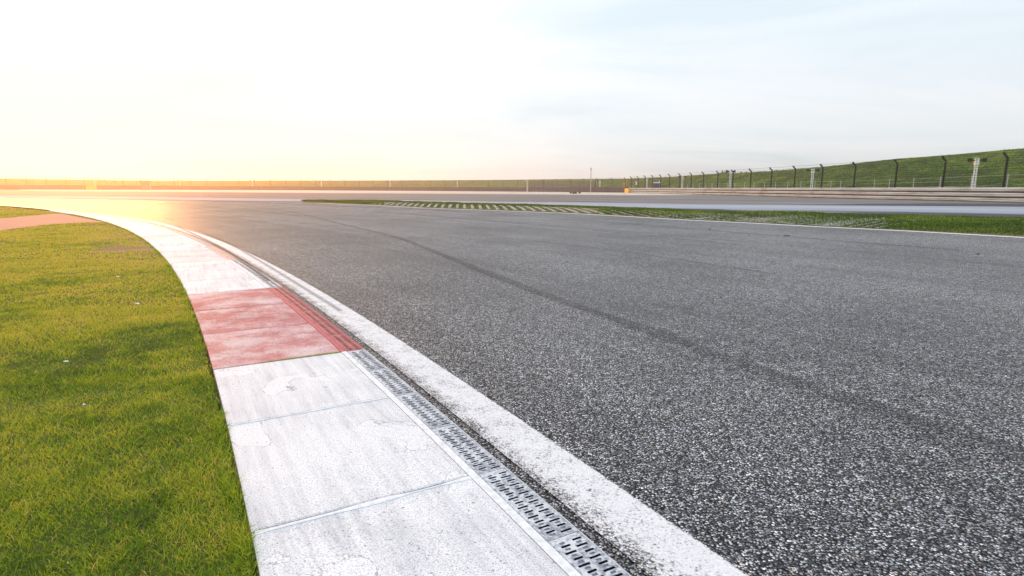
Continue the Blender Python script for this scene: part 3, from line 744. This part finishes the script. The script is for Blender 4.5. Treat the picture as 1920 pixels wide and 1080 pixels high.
def fence(parent, pts, dirs, mat, r, wr, nw, h=3.6, lean=0, z0=.3):
    T_ = []; C_ = []
    for p, d in zip(pts, dirs):
        mb = MB(); t, c = cranked(mb, p.x, p.y, d, h, r, lean=lean); mb.build('post', mat, parent, smooth=False); T_.append(t); C_.append(c)
    for k in range(nw):
        mb = MB(); q = k/(nw-1)
        Q = []
        for i, (t, p) in enumerate(zip(T_, pts)):
            w = Vector((p.x, p.y, g(p.x)+z0)).lerp(t, q); Q.append(w)
            if i < len(pts)-1:
                w2 = Vector((pts[i+1].x, pts[i+1].y, g(pts[i+1].x)+z0)).lerp(T_[i+1], q); m = w.lerp(w2, .5); m.z -= .02+.03*random.random(); Q.append(m)
        mb.tube(Q, wr, 4); mb.build('wire', mat, parent)
    for q in (.35, .95):
        mb = MB(); Q = []
        for i in range(len(T_)):
            a = T_[i].lerp(C_[i], q); Q.append(a)
            if i < len(T_)-1: b = T_[i+1].lerp(C_[i+1], q); m = a.lerp(b, .5); m.z -= .06; Q.append(m)
        mb.tube(Q, wr, 4); o = mb.build('barbed_wire', mat, parent)
    return T_, C_
def outward(P):    # unit vector from each point towards the track
    out = []
    for i in range(len(P)):
        d = (P[min(i+1, len(P)-1)]-P[max(i-1, 0)]).normalized(); out.append(Vector((d.y, -d.x)))
    return out
PF = [Vector(wall_pt(p))*1.011 for p in post_px]; dirs = outward(PF)
fence(fence_r, PF, dirs, DPOST, .09, .011, 16, 3.55, lean=-.15+.1)
# chain-link mesh as fine vertical wires, only close spans (fine steel)
CH = mat_plain('galvanised_wire', (.20, .21, .20), .5, .3)
# far fence behind the tyre wall
fence_l = thing('debris_fence', 'long thin wire debris fence with cranked posts behind the dark tyre wall', 'fence')
lp = [-330, -270, -213, -160, -108, -65, -25, 13, 51, 88.5, 125, 160, 187, 217.5, 232.5, 265.6, 298, 328, 359, 389, 418, 449, 478.5, 508, 537, 564, 592, 619.6, 646, 674, 700, 727, 754, 780.5, 807.6, 834.5, 861, 889, 916, 943, 971, 998, 1020, 1045, 1070, 1095, 1120, 1147.5, 1172]
PL2 = [Vector(wall_pt(p))*1.009 for p in lp]; d2 = outward(PL2)
BRN = mat_plain('rusty_brown_steel', (.07, .045, .035), .7)
fence(fence_l, PL2, d2, BRN, .085, .012, 7, 3.5)
mb = MB()
p0 = line_pts([190, 200, 210], 1.7)
for a_, b_ in ((198, 208), (217, 205)):
    A_ = Vector(line_pts([a_, a_+1], 1.55)[0]); B_ = Vector(line_pts([b_, b_+1], 1.55)[0])
    mb.tube([(A_.x, A_.y, g(A_.x)+3.2), (B_.x, B_.y, g(B_.x)+.9)], .07, 5)
mb.build('brace', BRN, fence_l)
mb = MB()
P = line_pts([1172, 1180.5], 1.2)
mb.tube([(P[0].x-.9, P[0].y, .9), (P[1].x, P[1].y, 3.5)], .06, 5); 
mb.build('brace', BRN, fence_l)
OR = mat_plain('orange_paint', (.75, .16, .02), .6)
x, y = wall_pt(1171.5); mb = MB(); mb.tube([(x, y+1.3, -.1), (x, y+1.3, 2.2)], .11, 8); mb.box((x, y+1.3, 2.25), (.45, .2, .3)); mb.tube([(x, y+1.3, 2.38), (x, y+1.3, 2.6)], .05, 6)
mb.build('marker_post', OR, label='small orange marker post beside the yellow end block', category='post')

# low fence with pale posts at the foot of the right bank
lowf = thing('low_fence', 'low wire fence with thin pale posts at the foot of the right bank', 'fence')
PALE = mat_plain('galvanised_post', (.50, .54, .56), .5, .1)
lpx = [1289, 1299, 1311, 1322.5, 1334.5, 1347.5, 1363.5, 1377.5, 1395.5, 1413, 1432.5, 1453, 1476, 1500.5, 1527, 1557, 1575, 1638, 1666, 1711, 1761, 1819, 1886, 1968]
def low_pt(px):
    x, y = wall_pt(px); s = 1.14; return Vector((x*s, y*s))
def low_z(px): return float(np.interp(px, [1289, 1600, 1900, 2100], [.55, .6, .9, 1.0]))
tops = []
for px in lpx:
    p = low_pt(px); z = low_z(px); mb = MB(); mb.tube([(p.x, p.y, z-.9), (p.x, p.y, z+1.45)], .045, 6); mb.tube([(p.x, p.y, z+1.45), (p.x, p.y, z+1.50)], .055, 6)
    mb.build('post', PALE, lowf); tops.append((p, z))
for q in (.5, 1.0, 1.4):
    mb = MB(); mb.tube([(p.x, p.y, z+q) for p, z in tops], .009, 4); mb.build('wire', PALE, lowf)

# ------------------------------------------------------------ grass banks
def bank():
    prof = []
    tops_ = [(-700, 326), (0, 334.5), (160, 337), (300, 339), (700, 338.6), (900, 337.6), (1000, 336.6), (1180, 334.8), (1260, 331.5), (1345, 325.5), (1372, 325), (1444, 321), (1488, 317), (1539, 313.5), (1600, 306.5), (1677, 298), (1766, 291.5), (1880, 281.5), (1920, 277.8), (2300, 250)]
    V = []; Fc = []; ps = list(np.arange(-700, 2301, 10)); k = 0
    for px in ps:
        x, y = wall_pt(px); D = y
        Db = D*(1.08 if px > 1175 else 1.03)+3; Dc = D*1.22+14+ (0 if px > 1175 else 6)
        hc = zat(atx(tops_, px), Dc)
        u = x/y
        u = xat(px, Dc, hc)/Dc
        col = []
        zb = g(u*Db)-.15
        n = 16
        for j in range(n+1):
            t = j/n; d_ = Db+(Dc-Db)*t; x_ = u*d_
            z = zb+(hc-zb)*(t*t*(3-2*t)*.35+t*.65)
            z += .10*mnoise.noise(Vector((x_*.25, d_*.25, 0)))*math.sin(math.pi*t)+.015*mnoise.noise(Vector((x_*.6, d_*.6, 5)))*t
            col.append((x_, d_, z))
        x_ = u*(Dc+12); col.append((x_, Dc+12, hc-.3)); col.append((u*(Dc+45), Dc+45, -.5+g(u*Dc)))
        col.insert(0, (u*(Db-4), Db-4, zb-.12)); V += col; k = len(col)
    for i in range(len(ps)-1):
        for j in range(k-1): a = i*k+j; Fc.append((a, a+1, a+k+1, a+k))
    me = mesh('bank', V, Fc, smooth=True)
    if sum(p.normal.z for p in me.polygons) < 0: me.flip_normals()
    link('embankment', me, BANK, kind='structure')
    # rough ground between barrier and bank
    A = [wall_pt(p) for p in ps]; B = [(wall_pt(p)[0]/wall_pt(p)[1]*(wall_pt(p)[1]*(1.08 if p > 1175 else 1.03)+3.5), wall_pt(p)[1]*(1.08 if p > 1175 else 1.03)+3.5) for p in ps]
    sheet('grass_strip', A, B, 3, .005, BANK, kind='structure')
    return V, k
bank_data = bank()
def bank_tufts(V, k):
    A = np.array(V).reshape(-1, k, 3); ps = np.arange(-700, 2301, 10)
    n = 150000; i = rng.integers(int((1120+700)/10), int((2000+700)/10), n); f = rng.uniform(0, 1, n)[:, None]; jj = rng.uniform(.6, k-3.2, n); j = jj.astype(int); h = (jj-j)[:, None]
    p = (A[i, j]*(1-h)+A[i, j+1]*h)*(1-f)+(A[i+1, j]*(1-h)+A[i+1, j+1]*h)*f
    x, y, z = p.T; d = np.hypot(x, y); q = fb(x, z*3+y, .9)
    keep = rng.uniform(0, 1, n) < np.clip((q-.3)*3, .15, 1); x, y, z, d, q = x[keep], y[keep], z[keep], d[keep], q[keep]; n = len(x)
    tone = .05+1.1*(fb(x+z*2, y, .35)-.5)+.5*(q-.5)+.22*rng.standard_normal(n)+.12
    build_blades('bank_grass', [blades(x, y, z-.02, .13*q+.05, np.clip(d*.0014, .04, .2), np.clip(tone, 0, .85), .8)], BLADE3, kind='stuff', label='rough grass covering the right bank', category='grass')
bank_tufts(*bank_data)
def far_blades():
    # coarse grass at the crest and weeds along the guardrail foot
    parts = []
    P = line_pts(list(np.linspace(1240, 2100, 300)), -.16); P = np.array([tuple(p) for p in P])
    n = 15000; i = rng.integers(0, 299, n); f = rng.uniform(0, 1, n)[:, None]; q = P[i]*(1-f)+P[i+1]*f
    dn = fb(q[:, 0], q[:, 1], .5); k = dn > .43; q = q[k]; dn = dn[k]; n = len(q)
    q = q+rng.normal(0, .09, (n, 2)); d = np.hypot(q[:, 0], q[:, 1])
    parts.append(blades(q[:, 0], q[:, 1], g(q[:, 0])+.0, .22*(dn-.30)*3*rng.uniform(.3, 1, n)*.6, d*.0009, np.clip(rng.normal(.3, .2, n), 0, .9), .7))
    build_blades('guardrail_weeds', parts, BLADE2, kind='stuff', label='weeds along the foot of the guardrail', category='weeds')
far_blades()

# ------------------------------------------------------------ horn poles
WH = mat_plain('white_painted_steel', (.74, .78, .80), .5); HORN = mat_plain('black_horn', (.010, .010, .012), .9, 0, .2, 12, .05)
def horn_pole(px, off, H, label, src=None):
    x, y = wall_pt(px); P = Vector((x, y))*(1+off*(.022 if px > 1175 else .006))
    r = thing('horn_pole', label, 'speaker pole', (P.x, P.y, g(P.x)), 'white poles carrying twin horns along the fences')
    if src:
        for ch in src.children: c = ch.copy(); COL.objects.link(c); c.parent = r
        r.scale = (1, 1, H/3.7); r.rotation_euler = src.rotation_euler; return r
    for s in (-1, 1):
        mb = MB(); mb.tube([(s*.12, 0, -.2), (s*.10, 0, 3.35)], .06, 8)
        mb.build('pole', WH, r)
    mb = MB()
    for k in range(9):
        m2 = MB(); m2.box((0, 0, .35+k*.36), (.22, .05, .05)); m2.build('rung', WH, r)
    mb.box((0, 0, 3.28), (.34, .2, .26)); mb.box((-.13, 0, 3.55), (.08, .1, .34)); mb.box((.13, 0, 3.55), (.08, .1, .34)); mb.box((0, 0, 3.69), (.34, .12, .07)); mb.build('head_frame', WH, r)
    for s in (-1, 1):
        mb = MB(); mb.tube([(s*.17, 0, 3.50), (s*.45, 0, 3.54)], .035, 6); mb.tube([(s*.40, 0, 3.53), (s*.52, -.03, 3.54), (s*.72, -.06, 3.54)], .10, 10, r2=.19); mb.build('horn', HORN, r)
    return r
h0 = horn_pole(1824, 1.4, 3.7, 'white twin tube horn pole nearest the right edge of the guardrail')
for px, off, H, lb in ((1521, 1.2, 3.5, 'white horn pole midway along the guardrail, second from the right edge'),
                       (1368, 1.2, 4.0, 'white horn pole behind the guardrail just below the crest bushes'),
                       (1278.7, 1.2, 3.5, 'white horn pole behind the guardrail to the right of the purple cabin'),
                       (1212.4, 1.2, 3.3, 'white horn pole behind the guardrail just left of the purple cabin'),
                       (1124.5, 2.2, 3.3, 'pale horn pole just right of the tall thin mast'),
                       (858, 2.2, 3.6, 'far horn pole left of the brown railed enclosure'),
                       (732, 2.2, 3.6, 'far horn pole behind the tyre wall, second left of the brown enclosure'),
                       (603, 2.2, 3.5, 'far horn pole behind the tyre wall above the tip of the grass verge'),
                       (474, 2.2, 3.5, 'far horn pole behind the tyre wall, third right of the yellow block'),
                       (338, 2.2, 3.5, 'far horn pole behind the tyre wall, second right of the yellow block'),
                       (179, 2.2, 3.6, 'far horn pole standing directly behind the yellow padded block'),
                       (-2, 2.2, 4.0, 'far horn pole cut by the left edge of the picture')):
    horn_pole(px, off, H, lb, h0)

# tall mast, cabin, sign
x, y = xat(1107.5, 166), 166
mast = thing('mast', 'tall thin grey mast rising above the far bank beside the brown enclosure', 'mast', (x, y, 0))
MG = mat_plain('grey_steel', (.20, .20, .19), .5)
mb = MB(); mb.tube([(0, 0, -.2), (0, 0, 6.0)], .13, 8, r2=.11); mb.build('shaft', mat_plain('pale_grey_steel', (.38, .38, .36), .5), mast)
mb = MB(); mb.tube([(0, 0, 6.0), (0, 0, 6.55), (0, 0, 6.65)], .16, 8); mb.tube([(0, 0, 6.6), (0, 0, 6.8)], .05, 6); mb.build('lamp_head', MG, mast)
Dc_ = 137; x = xat(1231, Dc_)
cab = thing('portable_cabin', 'small purple portable toilet cabin with a white roof behind the guardrail', 'portable toilet', (x, Dc_, 0))
cab.rotation_euler = (0, 0, R(-22))
PUR = mat_plain('purple_plastic', (.035, .03, .16), .5); LBL = mat_plain('pale_blue_plastic', (.40, .52, .66), .5)
mb = MB(); mb.box((.0, 0, 1.15), (1.25, 1.2, 2.2)); 
for k in range(4): mb.box((-.45+.3*k, -.62, 1.15), (.06, .04, 2.1))
mb.build('body', PUR, cab)
mb = MB(); mb.box((-.645, 0, 1.15), (.03, 1.1, 2.1))
for k in range(5): mb.box((-.67, 0, .35+k*.4), (.02, .9, .05))
mb.build('door', LBL, cab)
mb = MB(); strip = [(-.7, 2.25), (-.72, 2.35), (-.45, 2.52), (.45, 2.52), (.72, 2.35), (.7, 2.25)]
V = [(a_, yy, z_) for yy in (-.68, .68) for a_, z_ in strip]; mb.add(V, [(i, (i+1) % 6, 6+(i+1) % 6, 6+i) for i in range(6)]+[(5, 4, 3, 2, 1, 0), (6, 7, 8, 9, 10, 11)]); mb.tube([(.5, .5, 2.4), (.5, .5, 2.9)], .06, 6); mb.build('roof', mat_plain('white_plastic', (.8, .8, .8), .5), cab)
P = Vector(wall_pt(1191.8))
sg = thing('notice_board', 'small cream notice hanging on the debris fence near its far end', 'sign', (P.x+.2, P.y-.05+.45, 0))
mb = MB(); mb.box((0, 0, 2.3), (.42, .03, .78)); mb.build('board', mat_plain('cream_board', (.75, .72, .60), .6), sg)
mb = MB(); mb.box((0, .03, 2.72), (.5, .03, .05)); mb.box((0, .03, 1.89), (.5, .03, .05)); mb.build('bracket', MG, sg)

# brown enclosure on the far bank's foot
DE = 168.0
enc = thing('railed_enclosure', 'brown mesh enclosure of steel posts and rails with a grey middle beam', 'enclosure', (0, DE, 0))
def ex(px): return xat(px, DE)
BR2 = mat_plain('brown_grey_steel', (.13, .085, .075), .7); PKG = mat_plain('dull_grey_beam', (.27, .23, .24), .6)
epx = [992, 996, 1002, 1011, 1019, 1029, 1035, 1044, 1055, 1061, 1072, 1078, 1087, 1095, 1103, 1113]
for i, px in enumerate(epx):
    mb = MB(); h = 3.35 if i % 2 == 0 else 2.9; yy = 0 if i % 2 == 0 else 2.5
    mb.box((ex(px), yy, h/2-.1), (.12, .12, h+.2)); mb.build('post', BRN, enc)
mb = MB()
for z in (3.0, 2.7, 1.25, .75): mb.box(((ex(992)+ex(1115))/2, -.1, z), (ex(1115)-ex(992), .06, .07))
for z in np.arange(1.5, 3.0, .2): mb.box(((ex(992)+ex(1115))/2, -.06, z), (ex(1115)-ex(992), .02, .035))
for q in np.arange(ex(992), ex(1115), .35): mb.box((q, -.03, 2.1), (.03, .02, 1.9))
mb.build('mesh_panel', BR2, enc)
for z in (1.95, ):
    mb = MB(); mb.box(((ex(1000)+ex(1116))/2, .15, z), (ex(1116)-ex(1000), .12, .42)); mb.build('beam', PKG, enc)
mb = MB(); mb.box(((ex(1000)+ex(1050))/2, .1, 1.45), (ex(1050)-ex(1000), .1, .3)); mb.build('beam', PKG, enc)
mb = MB(); mb.box((ex(1116), 0, 1.7), (.35, .35, 3.8)); mb.build('gate_post', BRN, enc)
mb = MB(); mb.tube([(ex(1116), -.1, 2.1), (ex(1126), -.1, .6)], .1, 6); mb.tube([(ex(1114), -.1, 2.2), (ex(1119), -.1, .6)], .08, 6); mb.build('brace', BRN, enc)
mb = MB(); mb.box((ex(988.5), -.5, 1.6), (.4, .3, 3.4)); mb.box((ex(986), -.5, 3.3), (.5, .3, .25)); mb.build('end_post', mat_plain('pinkish_concrete', (.50, .42, .38), .8), enc)

# marshal post on the far left
DM = 188.0
def mx(px): return xat(px, DM)
zb = float(g(mx(255)))
ms = thing('marshal_hut', 'small slatted timber marshal hut behind the tyre wall, right of the yellow block', 'hut', (mx(258), DM+4, zb))
mb = MB()
for k in range(6): mb.box((0, 0, .5+k*.4), (2.5, .08, .24))
mb.box((0, .6, 1.5), (2.4, 1.0, 2.4)); mb.build('slatted_wall', mat_plain('pale_timber', (.34, .26, .18), .8), ms)
mb = MB(); mb.box((-.1, .3, 2.95), (3.0, 1.9, .18)); mb.build('roof', mat_plain('brown_roofing', (.14, .08, .05), .8), ms)
for q in (-1.28, 1.28):
    mb = MB(); mb.box((q, -.1, 1.4), (.12, .12, 3.1)); mb.build('corner_post', BRN, ms)
fb_ = thing('flag_board', 'small brownish board on a stand left of the slatted marshal hut', 'board', (mx(243.5), DM+3, float(g(mx(243)))))
mb = MB(); mb.box((0, 0, 2.75), (1.3, .06, .45)); mb.build('panel', mat_plain('faded_board', (.45, .33, .25), .7), fb_)
mb = MB(); mb.tube([(-.4, .05, -.1), (-.4, .05, 2.6)], .04, 5); mb.tube([(.4, .05, -.1), (.4, .05, 2.6)], .04, 5); mb.build('stand', BRN, fb_)

# shrubs on the crest of the right bank
LEAF = mat_plain('shrub_leaf', (.035, .06, .02), .7)
def shrub(px, row, wd, ht, dist, label, seed):
    rd = random.Random(seed); z = zat(row, dist); x = xat(px, dist, z)
    r = thing('shrub', label, 'shrub', (x, dist, z-.25), 'dark bushes on the crest of the right bank')
    mb = MB()
    for k in range(7):
        q = rd.uniform(-wd/2, wd/2)*.7; mb.tube([(q*.5, 0, -.2), (q*.8, 0, ht*.4), (q, rd.uniform(-.2, .2), ht*.8)], .035, 4, r2=.012)
    mb.build('stem', BRN, r)
    mb = MB()
    for k in range(int(420*wd/2)):
        a_ = rd.uniform(-1, 1); b_ = rd.uniform(-1, 1); c_ = rd.random()
        env = (1-abs(a_)**2.2)*(.65+.35*math.sin(a_*9+seed)); 
        if env <= 0: continue
        p = Vector((a_*wd/2, b_*wd/3, c_*ht*env+.08)); s = rd.uniform(.07, .15)
        d1 = Vector((rd.uniform(-1, 1), rd.uniform(-1, 1), rd.uniform(-.3, 1))).normalized()*s; d2_ = Vector((rd.uniform(-1, 1), rd.uniform(-1, 1), rd.uniform(-1, 1))).normalized()*s*.45
        mb.add([p-d1, p+d2_, p+d1, p-d2_], [(0, 1, 2, 3)])
    mb.build('foliage', LEAF, r)
def crestD(px): return wall_pt(px)[1]*1.22+14
for i, (px, row, wd, ht, lb) in enumerate(((1357, 326, 2.6, 1.0, 'broad dark bush on the bank crest, left of the horn pole'), (1364, 326, 1.6, 1.1, 'taller dark bush on the bank crest touching the horn pole'),
        (1389.5, 325, .8, .55, 'tiny bush on the crest between two fence posts, second from left'), (1399, 324.5, .7, .6, 'small tuft shaped bush on the crest just right of the tiny bush'),
        (1455, 322, 1.3, .6, 'low dark bush on the crest farthest to the right'))):
    shrub(px, row, wd, ht, crestD(px), lb, i+3)

# ------------------------------------------------------------ small loose things
RUB = mat_plain('black_rubber', (.012, .012, .013), .6); PAP = mat_plain('white_paper', (.82, .80, .74), .8)
def flat_blob(name, px, py, w, l, h, mat, label, cat, rz=0, seed=0, z=0):
    rd = random.Random(seed); x, y = at(px, py); n = 10; V = []
    for zz, s in ((0, 1), (h*.7, .85), (h, .4)):
        for k in range(n):
            a_ = 2*math.pi*k/n; rr = s*(1+.28*math.sin(3*a_+seed)+rd.uniform(-.15, .15)); V.append((math.cos(a_)*w/2*rr, math.sin(a_)*l/2*rr, zz+rd.uniform(0, h*.25)))
    Fc = [(j*n+k, j*n+(k+1) % n, (j+1)*n+(k+1) % n, (j+1)*n+k) for j in range(2) for k in range(n)]+[tuple(2*n+k for k in range(n)), tuple(range(n))[::-1]]
    o = link(name, mesh(name, V, Fc), mat, label=label, category=cat); o.location = (x, y, g(x)+z); o.rotation_euler = (0, 0, rz); return o
flat_blob('rubber_scrap', 1476, 442.3, .17, .14, .015, RUB, 'black strip of tyre rubber lying on the asphalt below the concrete grid', 'rubber scrap', .3, 1)
flat_blob('rubber_scrap', 1834, 477, .07, .06, .012, RUB, 'small black rubber crumb on the asphalt near the right edge', 'rubber scrap', .8, 2)
flat_blob('rubber_scrap', 1331, 430, .06, .06, .02, RUB, 'tiny black rubber crumb left of the longer rubber strip', 'rubber scrap', 0, 3)
flat_blob('paper_scrap', 258, 571, .07, .02, .010, PAP, 'larger white paper scrap lying on the lawn near the red slabs', 'litter', -.4, 4, .006)
flat_blob('paper_scrap', 222, 521, .035, .02, .012, PAP, 'small white paper scrap farthest away on the lawn', 'litter', .4, 5, .012)
flat_blob('paper_scrap', 124, 682, .03, .010, .008, PAP, 'thin white paper scrap on the lawn at the left', 'litter', .2, 6, .012)
flat_blob('paper_scrap', 158, 766, .012, .008, .007, PAP, 'tiny white scrap nearest to the camera on the lawn', 'litter', .2, 7, .018)
for k, (px, py) in enumerate(((1070, 363), (1075.5, 363.6), (1079.5, 363.4), (1086.5, 363.2))):
    flat_blob('stone', px, py, .5, .5, .32, RUB, ('leftmost dark stone of four on the pale gravel strip', 'second dark stone from the left on the pale gravel strip', 'third dark stone from the left on the pale gravel strip', 'rightmost dark stone of four on the pale gravel strip')[k], 'stone', k, 8+k)['group'] = 'dark stones on the gravel strip'

# ------------------------------------------------------------ haze
def haze():
    mb = MB(); x0, x1, y0, y1, z0, z1 = -420, 420, -60, 420, -1.6, 12.0
    mb.box(((x0+x1)/2, (y0+y1)/2, (z0+z1)/2), (x1-x0, y1-y0, z1-z0))
    m = bpy.data.materials.new('haze_air'); m.use_nodes = True; nt = m.node_tree; nt.nodes.clear()
    out = nt.nodes.new('ShaderNodeOutputMaterial'); v = nt.nodes.new('ShaderNodeVolumePrincipled')
    v.inputs['Color'].default_value = (.97, .88, .80, 1); v.inputs['Density'].default_value = .00125; v.inputs['Anisotropy'].default_value = .72
    nt.links.new(v.outputs[0], out.inputs['Volume'])
    mb.build('haze', m, kind='stuff')
haze()
